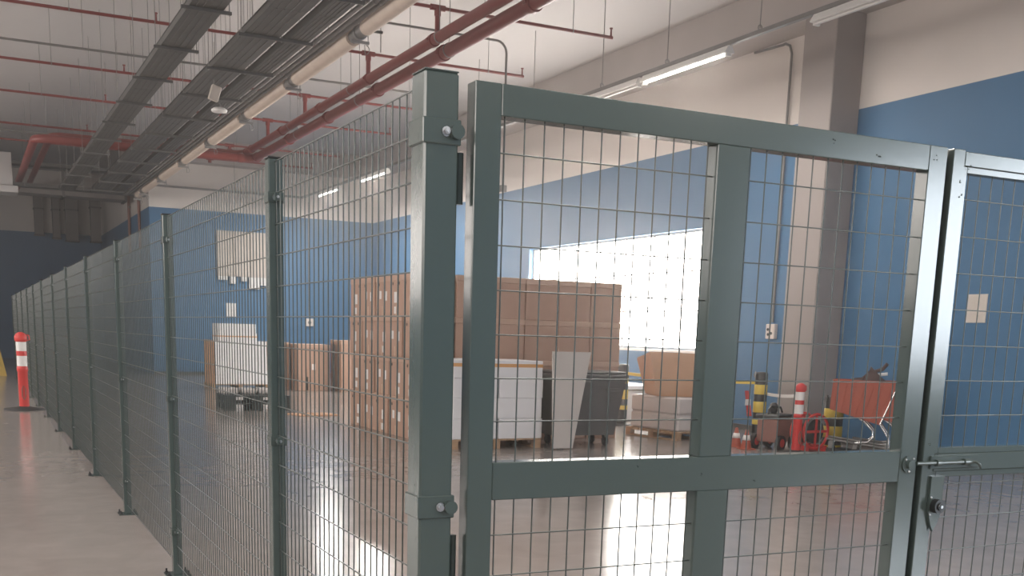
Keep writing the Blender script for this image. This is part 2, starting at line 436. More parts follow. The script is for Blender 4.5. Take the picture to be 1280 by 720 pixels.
weld(leaf, GL, [(OPL[1][1], OPZ[1][1]), (OPL[1][1]+.03, 2.32), (OPL[1][1], OPZ[1][0]), (OPL[0][1]+.02, 1.235), (2.37, 1.21), (1.9, 1.26), (2.6, 2.33), (2.8, 2.3)])

GR = (3.155, 2.934, 0)
leaf2 = thing('gate_leaf', 'glossy dark green steel gate leaf with slide bolt and round lock beside the blue wall', 'gate', GR)
xc, xd = 3.152, 4.975
OPR = [(3.232, 3.985), (4.112, 4.888)]; OPZ2 = [(.22, 1.19), (1.30, 2.283)]
rail('stile', xc, OPR[0][0]-.022, *ZP, leaf2, GR)
rail('stile', OPR[1][1]+.022, xd, *ZP, leaf2, GR)
rail('top_rail', OPR[0][0]-.022, OPR[1][1]+.022, OPZ2[1][1]+.022, 2.355, leaf2, GR)
rail('middle_rail', OPR[0][0]-.022, OPR[1][1]+.022, OPZ2[0][1]+.022, OPZ2[1][0]-.022, leaf2, GR)
rail('bottom_rail', OPR[0][0]-.022, OPR[1][1]+.022, ZP[0], OPZ2[0][0]-.022, leaf2, GR)
for z0, z1 in OPZ2: rail('mullion', OPR[0][1]+.022, OPR[1][0]-.022, z0-.022, z1+.022, leaf2, GR)
zsr = [2.196-.1295*i for i in range(16)]
for (x0, x1) in OPR:
    for (z0, z1) in OPZ2:
        b = MB(); bead(b, x0, x1, z0, z1, .022, 2.911); b.build('pane_frame', 'green', leaf2, GR)
        mesh_field(leaf2, GR, x0, x1, z0, z1, frng(x0+.036, x1-.004, .0605), [z for z in zsr if z0 < z < z1])
weld(leaf2, GR, [(OPR[0][0], OPZ2[1][1]+.02), (OPR[0][0]-.03, 2.25), (OPR[0][0]-.03, 2.2), (OPR[0][0], 1.28), (3.18, 1.31)])
# stop strip closing the gap between the leaves
MB().box(3.105, 3.165, YG1+.001, YG1+.007, .14, 2.34).build('stop_strip', 'green', leaf2, GR)
# slide bolt
sb = MB().box(3.185, 3.44, 2.897, YG0, 1.222, 1.272, .003).build('slide_bolt_plate', 'green', leaf2, GR)
MB().cyl((3.10, 2.886, 1.247), (3.40, 2.886, 1.247), .0075, 12).build('slide_bolt', 'green', leaf2, GR)
for x in (3.20, 3.345):
    MB().cyl((x, 2.886, 1.247), (x+.022, 2.886, 1.247), .0125, 12).build('bolt_guide', 'green', sb, GR)
MB().tube([(3.39, 2.886, 1.247), (3.395, 2.872, 1.247), (3.41, 2.868, 1.24), (3.425, 2.872, 1.225)], .006, 8).build('bolt_knob', 'green', sb, GR)
kp = MB(); kp.cyl((3.078, YG0, 1.243), (3.078, 2.897, 1.243), .032, 20); kp.cyl((3.078, 2.897, 1.243), (3.078, 2.884, 1.243), .017, 16)
kpo = kp.build('bolt_keeper', 'green', leaf, GL)
for dx, dz in ((-.02, .018), (.018, .02), (0, -.026)):
    MB().lathe([(.002, -.004), (.0045, 0), (.002, .004)], (3.078+dx, 2.895, 1.243+dz), 8).build('rivet', 'zinc', kpo, GL)
# lock plate hanging below the bolt, round lock on it
lk = MB().prism([(3.196, 1.195), (3.262, 1.195), (3.262, 1.06), (3.246, 1.012), (3.228, .985), (3.212, 1.012), (3.196, 1.06)], 1, 2.894, 2.904).build('lock_plate', 'green', leaf2, GR)
q = MB(); q.cyl((3.226, 2.894, 1.083), (3.226, 2.868, 1.083), .027, 20); q.cyl((3.226, 2.868, 1.083), (3.226, 2.862, 1.083), .014, 16)
q.build('lock_body', 'black', lk, GR)
MB().cyl((3.226, 2.8615, 1.083), (3.226, 2.858, 1.083), .006, 10).build('lock_core', 'zinc', lk, GR)
for z in (1.115, 1.05): MB().lathe([(.002, -.004), (.0045, 0), (.002, .004)], (3.203, 2.893, z), 8).build('rivet', 'zinc', lk, GR)

# ------------------------------------------------------------------ fire mains and sprinkler branches
def arc(c, r, u, v, a0, a1, n=8):
    c = Vector(c); u = Vector(u); v = Vector(v)
    return [c+u*(r*math.cos(a0+(a1-a0)*i/n))+v*(r*math.sin(a0+(a1-a0)*i/n)) for i in range(n+1)]
BR_Y = [16.70, 20.0, 24.2, 27.5, 31.85, 34.65]; BR_Z = 6.6
def main_pipe(label, x, z, r, yb, xe):
    O = (x, 14, z)
    t = thing('fire_main', label, 'pipe', O)
    pts = [(x, 9.0, z), (x, yb-.35, z)]+arc((x-.35, yb-.35, z), .35, (1, 0, 0), (0, 1, 0), 0, PI/2)[1:]+[(xe+.35, yb, z)]
    pts += arc((xe+.35, yb+.35, z), .35, (0, -1, 0), (-1, 0, 0), 0, PI/2)[1:]+[(xe, 41.6, z)]
    MB().tube(pts, r, 18).build('pipe', 'redpipe', t, O)
    for y in frng(10.6, yb-1, 3.1):
        c = MB(); c.cyl((x, y, z), (x, y+.11, z), r*1.22, 18); c.box(x-r*1.5, x+r*1.5, y+.02, y+.09, z-.025, z+.025, .004)
        c.build('coupling', 'redpipe', t, O)
    for y in frng(12.2, yb-1, 4.4):
        c = MB(); c.cyl((x, y, z), (x, y+.03, z), r*1.1, 18); c.cyl((x, y+.015, z+r), (x, y+.015, ZC-.004), .006, 6); c.build('hanger', 'rod', t, O)
    for (px_, py_) in ((x-.35, yb), (x, yb-.35)):
        c = MB()
        if py_ == yb: c.cyl((px_-.06, py_, z), (px_+.06, py_, z), r*1.2, 18)
        else: c.cyl((px_, py_-.06, z), (px_, py_+.06, z), r*1.2, 18)
        c.build('elbow_collar', 'redpipe', t, O)
    return t, O
MX, MZ = 6.8, 6.16
t, O = main_pipe('red fire main with risers up to the sprinkler branches', MX, MZ, .083, 30.2, 2.1)
for y in BR_Y:
    if y < 30: MB().cyl((MX, y, MZ+.06), (MX, y, BR_Z-.05), .042, 12).build('riser', 'redpipe', t, O)
main_pipe('thicker red fire main hung beside the risered one, without risers', 6.97, 5.99, .10, 29.7, 1.7)
def branch(y, label):
    O = (MX, y, BR_Z)
    t = thing('sprinkler_branch', label, 'pipe', O, group='red sprinkler branches under the ceiling')
    MB().cyl((-7.5, y, BR_Z), (9.96, y, BR_Z), .026, 10).build('pipe', 'redpipe', t, O)
    c = MB(); c.cyl((MX-.12, y, BR_Z), (MX+.12, y, BR_Z), .045, 12); c.cyl((MX, y, BR_Z-.12), (MX, y, BR_Z), .052, 12); c.build('tee', 'redpipe', t, O)
    for x in (-5.4, -2.5, .4, 3.1, 5.6, 8.2, 9.93):
        c = MB(); c.cyl((x, y, BR_Z), (x, y, BR_Z+.13), .018, 8, .012); c.cyl((x, y, BR_Z+.13), (x, y, BR_Z+.15), .028, 8); c.build('sprinkler_head', 'redpipe', t, O)
    for x in (-4, -1.1, 1.75, 4.7, 7.6, 9.2):
        c = MB(); c.cyl((x-.01, y, BR_Z), (x+.01, y, BR_Z), .032, 10); c.cyl((x, y, BR_Z+.02), (x, y, ZC-.004), .006, 6); c.build('hanger', 'rod', t, O)
    return t
for y in BR_Y: branch(y, 'thin red sprinkler branch pipe crossing under the ceiling above the cable trays')
# grey conduits crossing between the branches
for y, x1 in ((22.7, 9.0), (33.2, 5.2)):
    O = (2, y, 6.62); t = thing('conduit', 'thin grey conduit crossing the ceiling between the sprinkler branches', 'conduit', O, group='grey conduits across the ceiling')
    MB().cyl((-7.5, y, 6.62), (x1, y, 6.62), .022, 8).build('pipe', 'galv', t, O)
    for x in (-3, .2, 2.2, 4.9):
        MB().cyl((x, y, 6.63), (x, y, ZC-.004), .006, 6).build('hanger', 'rod', t, O)
# conduit with a bend down to the lamps
O = (9.0, 19, 6.9)
t = thing('conduit', 'grey conduit bending down from the ceiling past the gate top', 'conduit', O)
p = [(6.4, 19.0, 6.9), (8.9, 19.0, 6.9)]+arc((8.9, 19.0, 6.7), .2, (0, 0, 1), (1, 0, 0), 0, PI/2, 5)[1:]+[(9.1, 19.0, 4.4)]
MB().tube(p, .022, 8).build('pipe', 'galv', t, O)
MB().cyl((6.6, 19, 6.9), (6.6, 19, ZC-.004), .006, 6).build('hanger', 'rod', t, O)
MB().box(9.04, 9.16, 18.95, 19.05, 4.28, 4.4, .005).build('junction_box', 'galv', t, O)

O = (5.95, 17.4, 6.3)
t = thing('pipe_hanger', 'empty steel trapeze hanger on two rods above the red mains', 'hanger', O)
MB().box(5.75, 6.15, 17.38, 17.42, 6.28, 6.32, .003).build('cross_bar', 'galvd', t, O)
for x in (5.78, 6.12): MB().cyl((x, 17.4, 6.0 if x > 6 else 6.27), (x, 17.4, ZC-.004), .008, 6).build('threaded_rod', 'rod', t, O)
# ------------------------------------------------------------------ cable trays
def tray(label, x0, x1, z, y0, y1, h, mt, ncab, rods=True):
    O = ((x0+x1)/2, y0, z); t = thing('cable_tray', label, 'cable tray', O)
    y = y0
    while y < y1-.1:
        b = min(y+3.0, y1)
        m = MB(); m.box(x0, x1, y, b-.006, z, z+.004); m.box(x0, x0+.004, y, b-.006, z, z+h); m.box(x1-.004, x1, y, b-.006, z, z+h)
        m.box(x0-.012, x0+.004, y, b-.006, z+h-.004, z+h).box(x1-.004, x1+.012, y, b-.006, z+h-.004, z+h)
        for f in (.2, .4, .6, .8): m.box(x0+(x1-x0)*f-.012, x0+(x1-x0)*f+.012, y+.02, b-.03, z-.007, z)
        m.build('tray_section', mt, t, O); y = b
    for i in range(ncab):
        x = x0+.05+(x1-x0-.1)*(i+.5)/ncab
        pts = [(x+random.uniform(-.012, .012), y0+.1+k*(y1-y0-.2)/24, z+.03) for k in range(25)]
        MB().tube(pts, .022, 6).build('cable', 'cable', t, O)
    return t, O
def strut(t, O, y, x0, x1, z, rods):
    m = MB(); m.box(x0, x1, y-.02, y+.02, z-.045, z-.005, .003); m.build('support_strut', 'galvd', t, O)
    for x in rods: MB().cyl((x, y, z-.06), (x, y, ZC-.004), .0065, 6).build('threaded_rod', 'rod', t, O)
YT0, YT1 = 8.4, 37.0
t, O = tray('narrow grey cable tray hanging alone over the aisle', 2.714, 3.140, 5.6, YT0, YT1, .09, 'galvd', 4)
for i, y in enumerate(frng(10.4, YT1, 2.25)): strut(t, O, y, 2.614, 3.240, 5.6, (2.641, 3.213))
t, O = tray('wide grey cable tray beside the gap of light in the tray run', 3.603, 4.084, 5.6, YT0, YT1, .09, 'galvd', 5)
for i, y in enumerate(frng(11.3, YT1, 2.25)): strut(t, O, y, 3.522, 4.556, 5.6, (3.558, 4.112, 4.524))
tray('grey cable tray between the wide tray and the round conduits', 4.21, 4.50, 5.6, YT0, YT1, .09, 'galvd', 4)
for k, x in enumerate((4.593, 4.692, 4.783)):
    O = (x, YT0, 5.62); t = thing('conduit', 'long grey conduit running along the trays beside the beige pipe', 'conduit', O, group='conduits along the cable trays')
    MB().cyl((x, YT0, 5.62), (x, YT1, 5.62), .03, 10).build('pipe', 'galv', t, O)
    for y in frng(11.3, YT1, 2.25):
        m = MB(); m.cyl((x, y-.02, 5.62), (x, y+.02, 5.62), .036, 10); m.cyl((x, y, 5.65), (x, y, ZC-.004), .005, 6); m.build('hanger', 'rod', t, O)
O = (4.956, YT0, 5.6)
t = thing('insulated_pipe', 'thick beige insulated pipe along the edge of the cable trays', 'pipe', O)
y = YT0; k = 0
while y < YT1-.5:
    b = min(y+3.4, YT1); r = .115 if k % 2 == 0 else .10
    MB().cyl((4.956, y, 5.6), (4.956, b-.55, 5.6), r, 18).build('insulation', 'beigepipe', t, O)
    MB().cyl((4.956, b-.55, 5.6), (4.956, b, 5.6), .082, 16).build('pipe_joint', 'galv', t, O)
    m = MB(); m.cyl((4.956, b-.3, 5.6), (4.956, b-.25, 5.6), .10, 16); m.box(4.829, 5.083, b-.295, b-.255, 5.46, 5.495); m.cyl((5.069, b-.275, 5.45), (5.069, b-.275, ZC-.004), .006, 6)
    m.tube([(5.046, b-.2, 5.47)]+[(5.055+.06*math.sin(a), b-.2, 5.41-.06*math.cos(a)) for a in (.0, .6, 1.2, 1.8, 2.4, 3.0)], .006, 6)
    m.build('hanger', 'rod', t, O); y = b; k += 1
# twin-headed emergency light under the wide tray
O = (3.86, 19.0, 5.6)
t = thing('emergency_light', 'small cream emergency light with white lamp head hanging under the wide cable tray', 'light', O)
MB().box(3.74, 3.90, 18.86, 18.95, 5.26, 5.50, .012, Matrix.Translation((3.82, 18.9, 5.4)) @ Matrix.Rotation(.3, 4, 'Y') @ Matrix.Translation((-3.82, -18.9, -5.4))).build('housing', 'panelbeige', t, O)
MB().tube([(3.80, 18.9, 5.48), (3.80, 18.9, 5.59)], .012, 6).build('stem', 'galv', t, O)
MB().tube([(3.86, 18.9, 5.30), (3.90, 18.9, 5.2), (3.95, 18.9, 5.17), (3.99, 18.9, 5.25)], .01, 6).build('bracket', 'galv', t, O)
MB().lathe([(.03, -.04), (.12, -.032), (.132, 0), (.09, .032), (.03, .04)], (3.88, 18.9, 5.13), 18).build('lamp_head', 'white', t, O)

# far ductwork at the end of the aisle
O = (1, 42, 6)
t = thing('air_duct', 'dull grey rectangular duct crossing at the far end of the aisle', 'duct', O)
for i in range(6):
    x = -7+i*2.05; MB().box(x, x+2.0, 42, 43, 5.95, 6.75, .01).build('duct_section', 'duct', t, O)
    MB().box(x+1.98, x+2.07, 41.96, 43.04, 5.91, 6.79).build('flange', 'galvd', t, O)
O = (.9, 33.5, 6); t = thing('air_duct', 'pale metal duct drop hanging beside the red pipes over the aisle', 'duct', O)
MB().box(0.92, 1.42, 36.5, 37.2, 5.55, 6.5, .01).build('duct_drop', 'ductpale', t, O); MB().box(0.77, 1.55, 36.3, 37.4, 5.35, 5.55, .01).build('diffuser', 'ductpale', t, O)
for z, nm in ((5.72, 'lower'), (6.35, 'upper')):
    O = (3, 37.9, z); t = thing('cable_tray', 'grey cable tray crossing at the end of the tray run, %s of the two' % nm, 'cable tray', O)
    MB().box(-6, 5.4, 37.8, 38.3, z, z+.005).box(-6, 5.4, 37.8, 37.805, z, z+.1).box(-6, 5.4, 38.295, 38.3, z, z+.1).build('tray_section', 'galvd', t, O)
    for x in frng(-5, 5.2, 1.7): MB().cyl((x, 37.79, z-.03), (x, 37.79, ZC-.004), .007, 6).build('threaded_rod', 'rod', t, O)
for k, (x, y, w, zz) in enumerate(((3.0, 52.7, .35, 5.3), (3.7, 52.7, .3, 5.2), (4.3, 52.3, .5, 5.1), (5.1, 50.5, .4, 5.0))):
    O = (x, y, zz); t = thing('vertical_duct', 'dark boxed riser duct dropping down the end wall', 'duct', O, group='dark riser ducts on the end wall')
    MB().box(x-w/2, x+w/2, y, y+.4, zz, ZC-.02, .01).build('riser_box', 'duct', t, O)
    for z in (zz, 6.4): MB().box(x-w/2-.03, x+w/2+.03, y-.03, y+.43, z, z+.06).build('flange', 'galvd', t, O)
for y in (40.4, 43.0):
    O = (SX-.06, y, 5); t = thing('wall_conduit', 'brown conduit running down the corner wall over the paint line', 'conduit', O, group='conduits on the corner wall')
    MB().cyl((SX-.06, y, 4.2), (SX-.06, y, 7.0), .05, 10).build('pipe', 'rust', t, O)
    for z in (4.6, 5.8, 6.7): MB().box(SX-.09, SX, y-.07, y+.07, z, z+.05).build('bracket', 'galv', t, O)

# ------------------------------------------------------------------ lamp trunking
LX, LZ = 10.5, 6.06
O = (LX, 14, LZ)
t = thing('lamp_trunking', 'grey lamp trunking hung on rods along the window wall and around the corner', 'trunking', O)
MB().box(LX-.04, LX+.04, -10, 37.8, LZ-.03, LZ+.03, .005).build('trunking_rail', 'galv', t, O)
MB().box(5.45, LX-.04, 37.72, 37.8, LZ-.03, LZ+.03, .005).build('trunking_rail', 'galv', t, O)
for y in (-8, -3, 2, 7, 10.7, 13.47, 15.83, 17.9, 20.6, 23.3, 26, 29, 32, 35):
    m = MB(); m.cyl((LX, y, LZ+.06), (LX, y, ZC-.004), .008, 6); m.tube([(LX+.035*math.sin(a), y, LZ+.065-.035*math.cos(a)) for a in [i*PI/5 for i in range(11)]], .008, 6)
    m.build('hanger_rod', 'rod', t, O)
for x in (6, 8.2): MB().cyl((x, 37.76, LZ+.03), (x, 37.76, ZC-.004), .008, 6).build('hanger_rod', 'rod', t, O)
def batten(y0, y1, lit, label, group=None, LX=LX, watt=None):
    O = (LX, (y0+y1)/2, LZ-.03)
    t = thing('batten_lamp', label, 'lamp', O, group=group)
    z = LZ-.032
    MB().prism([(LX-.03, z), (LX+.03, z), (LX+.09, z-.10), (LX+.08, z-.11), (LX-.08, z-.11), (LX-.09, z-.10)], 1, y0, y1).build('reflector', 'white', t, O)
    MB().cyl((LX-.03, y0+.04, z-.127), (LX-.03, y1-.04, z-.127), .016, 10).build('tube', 'tubeon' if lit else 'white', t, O)
    for y in (y0+.02, y1-.06): MB().box(LX-.05, LX+.05, y, y+.04, z-.15, z-.108, .004).build('tube_holder', 'white', t, O)
    if lit:
        l = bpy.data.lights.new('tube_light', 'AREA'); l.shape = 'RECTANGLE'; l.size = .10; l.size_y = y1-y0-.1; l.energy = watt or LAMP_W; l.color = (1, .95, .90)
        lo = bpy.data.objects.new('tube_light', l); COL.objects.link(lo); lo.parent = t; lo.location = (0, 0, -.16)
    return t
LAMP_W = 100
for x in (LX, 4.0, -3.0):  # rows of battens added out of view to brighten the floor
    for y in ((-9.5, -5, -.5, 4.0, 8.5, 13, 17.5, 22) if x < 0 else (-9.5, -5, -.5, 4.0)):
        tb = batten(y, y+2.3, True, 'added fill-light batten over the unseen hall in front of the gate', 'added fill-light battens over the unseen hall', x)
        if x != LX:
            for yy in (y+.3, y+2.0): MB().cyl((x, yy, LZ-.03), (x, yy, ZC-.004), .008, 6).build('hanger_rod', 'rod', tb, (x, y+1.15, LZ-.03))
batten(14.15, 16.5, True, 'lit fluorescent batten on the trunking above the gate')
batten(16.62, 18.3, False, 'unlit white batten next to the lit one on the trunking')
batten(10.2, 12.3, False, 'unlit batten on the trunking in front of the column')
batten(29.2, 31.4, True, 'lit batten on the trunking above the far cartons', watt=260)
batten(33.6, 35.8, True, 'lit batten on the trunking next to the far corner', watt=260)

# conduit dropping down the window wall to a socket
def socket(label, O, pts, axis, holes=True):
    t = thing('wall_socket', label, 'socket', O)
    MB().tube(pts, .022, 8).build('conduit', 'galv', t, O)
    e = pts[-1]
    if axis == 'x':
        MB().box(e[0]-.05, e[0]+.04, e[1]-.12, e[1]+.12, e[2]-.30, e[2]-.03, .012).build('socket_box', 'socket', t, O)
        for dy, dz in ((.045, -.13), (-.05, -.2), (.03, -.22)):
            MB().cyl((e[0]-.065, e[1]+dy, e[2]+dz), (e[0]-.05, e[1]+dy, e[2]+dz), .026, 10).build('socket_outlet', 'rubber', t, O)
    else:
        MB().box(e[0]-.14, e[0]+.14, e[1]-.05, e[1]+.04, e[2]-.30, e[2]-.03, .012).build('socket_box', 'socket', t, O)
        MB().cyl((e[0], e[1]-.065, e[2]-.17), (e[0], e[1]-.05, e[2]-.17), .06, 12).build('socket_outlet', 'galv', t, O)
    return t
socket('cream wall socket under a long grey conduit beside the column', (13.25, 16.05, 1.9),
       [(13.25, 17.1, 6.88)]+[(13.25, 16.25+.2*math.cos(a)-.0, 6.66+.2*math.sin(a)) for a in (1.3, 1.57)]+[(13.25, 16.12, 6.80), (13.25, 16.06, 6.66), (13.25, 16.05, 2.03)], 'x')
socket('pale socket under a conduit on the far blue wall', (10.9, 38.45, 1.8), [(10.9, 38.45, 6.0), (10.9, 38.45, 2.05)], 'y')
tag(MB().box(13.285, 13.299, 11.36, 11.70, 2.04, 2.45).build('paper_notice', 'paper', None, (13.29, 11.5, 2.2)), 'cream paper notice on the right blue wall', 'notice')
tag(MB().box(8.0, 8.36, 38.485, 38.499, 2.0, 2.45).build('paper_notice', 'label', None, (8.2, 38.49, 2.2)), 'white paper notice on the far blue wall above the white stack', 'notice')
# beige panel high on the far wall with hanging strips
O = (8.5, 38.4, 4)
t = thing('wall_panel', 'large beige panel with ragged hanging strips high on the far blue wall', 'panel', O)
for i in range(3): MB().box(7.70+i*.575, 8.265+i*.575, 38.40, 38.498, 3.35, 4.85, .008).build('panel_board', 'panelbeige', t, O)
for x, w, z in ((7.72, .35, 3.22), (8.12, .22, 3.1), (8.5, .2, 3.2), (8.78, .36, 2.95), (9.18, .2, 3.08)):
    MB().box(x, x+w, 38.41, 38.44, z, 3.349, .004).build('hanging_strip', 'label', t, O)

# ------------------------------------------------------------------ cartons
def carton(dx, dy, dz, var):
    """tall brown carton; local origin at the base centre, printed end at -x"""
    t = thing('carton', 'x', 'carton')
    MB().box(-dx/2, dx/2, -dy/2, dy/2, 0, dz-.085, .006).build('body', 'carton', t)
    MB().box(-dx/2-.006, dx/2+.006, -dy/2-.006, dy/2+.006, dz-.085, dz, .006).build('lid', 'cartonlid', t)
    xs = -dx/2
    if var == 0: L = ((-.16, .30, .11, .15), (.10, .32, .09, .13))
    elif var == 1: L = ((.02, .27, .12, .17), (.03, .07, .10, .11))
    else: L = ((-.12, .28, .12, .16), (-.10, .08, .11, .11))
    for (y, z, w, h) in L:
        MB().box(xs-.003, xs, y-w/2, y+w/2, z-h/2+.02, z+h/2+.02).build('label', 'label', t)
    for y in ((.17,) if var == 0 else (-.14, .14) if var == 1 else (.2,)):
        MB().cyl((xs-.002, y, dz-.13), (xs+.001, y, dz-.13), .026, 12).build('hand_hole', 'hole', t)
    MB().box(xs-.002, xs, -.024, .024, .001, .16).build('tape', 'tape', t)
    return t
CDX, CDY, CDZ = .58, .645, .635
protos = [reg(carton(CDX, CDY, CDZ, v)) for v in range(3)]
used = [False]*3
def place(v, loc_, rz, label, group):
    if not used[v]:
        used[v] = True; o = protos[v]; o.location = loc_; o.rotation_euler = (0, 0, rz); o['label'] = label; o['group'] = group; return o
    return dup(protos[v], loc_, rz, label, group)
rows = ('bottom', 'second', 'third', 'topmost')
BX0, BY0 = 6.12, 15.62
for j in range(5):
    for k in range(4):
        y = BY0+CDY/2+j*(CDY+.022)
        place(random.randrange(3), (BX0+CDX/2+random.uniform(-.018, .018), y+random.uniform(-.003, .003), k*(CDZ+.001)), random.uniform(-.003, .003),
              'brown carton with white labels, %s row of the tall block, on its aisle side' % rows[k], '%s row cartons on the aisle side of the tall block' % rows[k])
for i in range(5):
    for k in range(4):
        x = BX0+CDX+.04+CDX/2+i*(CDX+.020)
        place(random.randrange(3), (x+random.uniform(-.002, .002), BY0+CDY/2+random.uniform(-.02, .012), k*(CDZ+.001)), random.uniform(-.003, .003),
              'brown carton, %s row of the tall block, on its gate side behind the bin' % rows[k], '%s row cartons on the gate side of the tall block' % rows[k])

# ------------------------------------------------------------------ pallets and loads
def pallet(label, loc_, rz, lx, ly, mt='wood', h=.144, group=None):
    t = thing('pallet', label, 'pallet', loc_, rz, group)
    n = 7
    for i in range(n):
        w = ly/n*.72; y = -ly/2+(ly-w)*i/(n-1)
        MB().box(-lx/2, lx/2, y, y+w, h-.022, h, .003).build('deck_board', mt, t)
    for i in range(3):
        x = -lx/2+(lx-.1)*i/2
        MB().box(x, x+.1, -ly/2, ly/2, h-.044, h-.0225, .002).build('stringer', mt, t)
        for j in range(3):
            y = -ly/2+(ly-.13)*j/2
            MB().box(x, x+.1, y, y+.13, .0225, h-.0445, .003).build('block', mt, t)
        MB().box(x, x+.1, -ly/2, ly/2, 0, .022, .002).build('bottom_board', mt, t)
    return t
pallet('wooden pallet under the stack of white cartons', (6.93, 14.93, 0), 0, 1.46, 1.0)
wb = None
z = .145
hs = (.30, .30, .29, .26)
for k, h in enumerate(hs):
    for i in range(2):
        for j in range(2):
            x0 = 6.21+i*.735+random.uniform(-.012, .012); y0 = 14.44+j*.497+random.uniform(-.003, .003); L = (.725, .48, h-.002)
            O = (x0+L[0]/2, y0+L[1]/2, z)
            rn = ('bottom', 'second', 'third', 'topmost')[k]
            t = thing('white_carton', 'white carton in the %s layer of the stack behind the gate stile' % rn, 'carton', O, group='%s layer of the white stack' % rn)
            MB().box(x0, x0+L[0], y0, y0+L[1], z, z+L[2], .006).build('body', 'whitebox', t, O)
            MB().box(x0-.002, x0+L[0]+.002, y0-.002, y0+L[1]+.002, z+h*.62, z+h*.62+(.05 if k == 3 else .006)).build('tape', 'orangetape' if k == 3 else 'whitebox', t, O)
    z += h
# wheeled waste container and the board leaning on it
O = (8.48, 14.8, 0)
t = thing('wheeled_bin', 'dark grey four-wheeled waste container with flat lid in front of the cartons', 'bin', O)
b0 = [(7.95, 14.50, .17), (8.99, 14.50, .17), (8.99, 15.08, .17), (7.95, 15.08, .17)]
b1 = [(7.83, 14.40, 1.05), (9.11, 14.40, 1.05), (9.11, 15.2, 1.05), (7.83, 15.2, 1.05)]
MB().hexa(b0, b1).build('body', 'bin', t, O)
MB().box(7.80, 9.14, 14.36, 15.22, 1.05, 1.11, .012).build('rim', 'bin', t, O)
MB().box(7.83, 9.11, 14.4, 15.2, 1.11, 1.15, .015).build('lid', 'bin', t, O)
for x in (8.08, 8.88):
    for y in (14.58, 15.0):
        m = MB().box(x-.04, x+.04, y-.035, y+.035, .13, .17).box(x-.034, x-.026, y-.03, y+.03, .05, .13).box(x+.026, x+.034, y-.03, y+.03, .05, .13)
        c = m.build('castor', 'galvd', t, O)
        MB().cyl((x-.022, y, .072), (x+.022, y, .072), .072, 16).build('wheel', 'rubber', c, O)
MB().box(8.73, 8.98, 14.33, 14.37, .85, .9, .005).build('handle', 'galvd', t, O)
R = Matrix.Translation((7.72, 14.12, 0)) @ Matrix.Rotation(-.10, 4, 'X')
tag(MB().hexa([R @ Vector(v) for v in ((-.02, 0, 0.02), (.32, 0, 0.02), (.32, .025, 0.02), (-.02, .025, 0.02))], [R @ Vector(v) for v in ((.0, 0, 1.45), (.66, 0, 1.45), (.66, .025, 1.45), (.0, .025, 1.45))]).build('leaning_board', 'board', None, (7.9, 14.1, 0)), 'pale tapering board leaning between the white cartons and the bin', 'board')

# far pallet with the white stack
pallet('wooden pallet under the big white stack by the far wall', (6.47, 30.1, 0), 0, 1.5, 1.2)
O = (6.47, 30.1, .146)
t = thing('sheet_stack', 'big white block of sheets standing on a pallet by the far wall', 'stack', O)
for k in range(6): MB().box(5.80+.004*k, 7.2-.004*k, 29.52, 30.65, .146+k*.19, .146+k*.19+.188, .004).build('sheet_bundle', 'whitesheet', t, O)
MB().box(5.73, 5.78, 29.5, 30.66, .146, 1.30, .004).build('side_board', 'cartonlight', t, O)
O = (6.4, 30, 1.288)
t = thing('sheet_stack', 'smaller white stack with an orange strap on top of the big white block', 'stack', O)
MB().box(5.93, 6.95, 29.62, 30.5, 1.288, 1.50, .006).build('sheet_bundle', 'whitesheet', t, O)
MB().box(5.93, 6.93, 29.63, 30.5, 1.502, 1.74, .006).build('sheet_bundle', 'whitesheet', t, O)
MB().box(5.925, 6.955, 29.613, 30.507, 1.39, 1.42, .002).build('strap', 'orangetape', t, O)
def bigbox(label, O, dx, dy, dz, rz=0, slit=True):
    t = thing('carton', label, 'carton', O, rz)
    MB().box(-dx/2, dx/2, -dy/2, dy/2, 0, dz-.1, .008).build('body', 'carton', t)
    MB().box(-dx/2-.008, dx/2+.008, -dy/2-.008, dy/2+.008, dz-.1, dz, .008).build('lid', 'cartonlid', t)
    MB().box(-.05, .05, -dy/2-.003, -dy/2, dz*.45, dz*.58).build('label', 'label', t)
    if slit: MB().box(-dx*.2-.03, -dx*.2+.03, -dy/2-.002, -dy/2, .01, dz*.3).build('hand_slot', 'hole', t)
    return t
bigbox('brown carton standing right of the white stack by the far wall', (7.56, 30.2, 0), .62, 1.0, 1.28)
bigbox('wide brown carton with a dark slot near the far wall', (8.38, 29.7, 0), .92, 1.1, 1.25)
bigbox('brown carton behind the tall block, with a grey cloth hanging beside it', (9.44, 29.2, 0), .85, .9, 1.38, .02, False)
bigbox('tall brown carton against the end of the tall block', (9.0, 24.5, 0), .8, .9, 1.25, 0)
m = MB()
for k in range(7):
    z0 = .001+k*.18; m.box(8.89+.01*math.sin(k*1.3), 8.95+.01*math.sin(k*1.3), 29.05, 29.10+.02*(k % 2), z0, z0+.185)
tag(m.build('hanging_cloth', 'galv', None, (8.95, 29.08, 0)), 'grey crumpled cloth strip standing between the brown cartons', 'cloth')
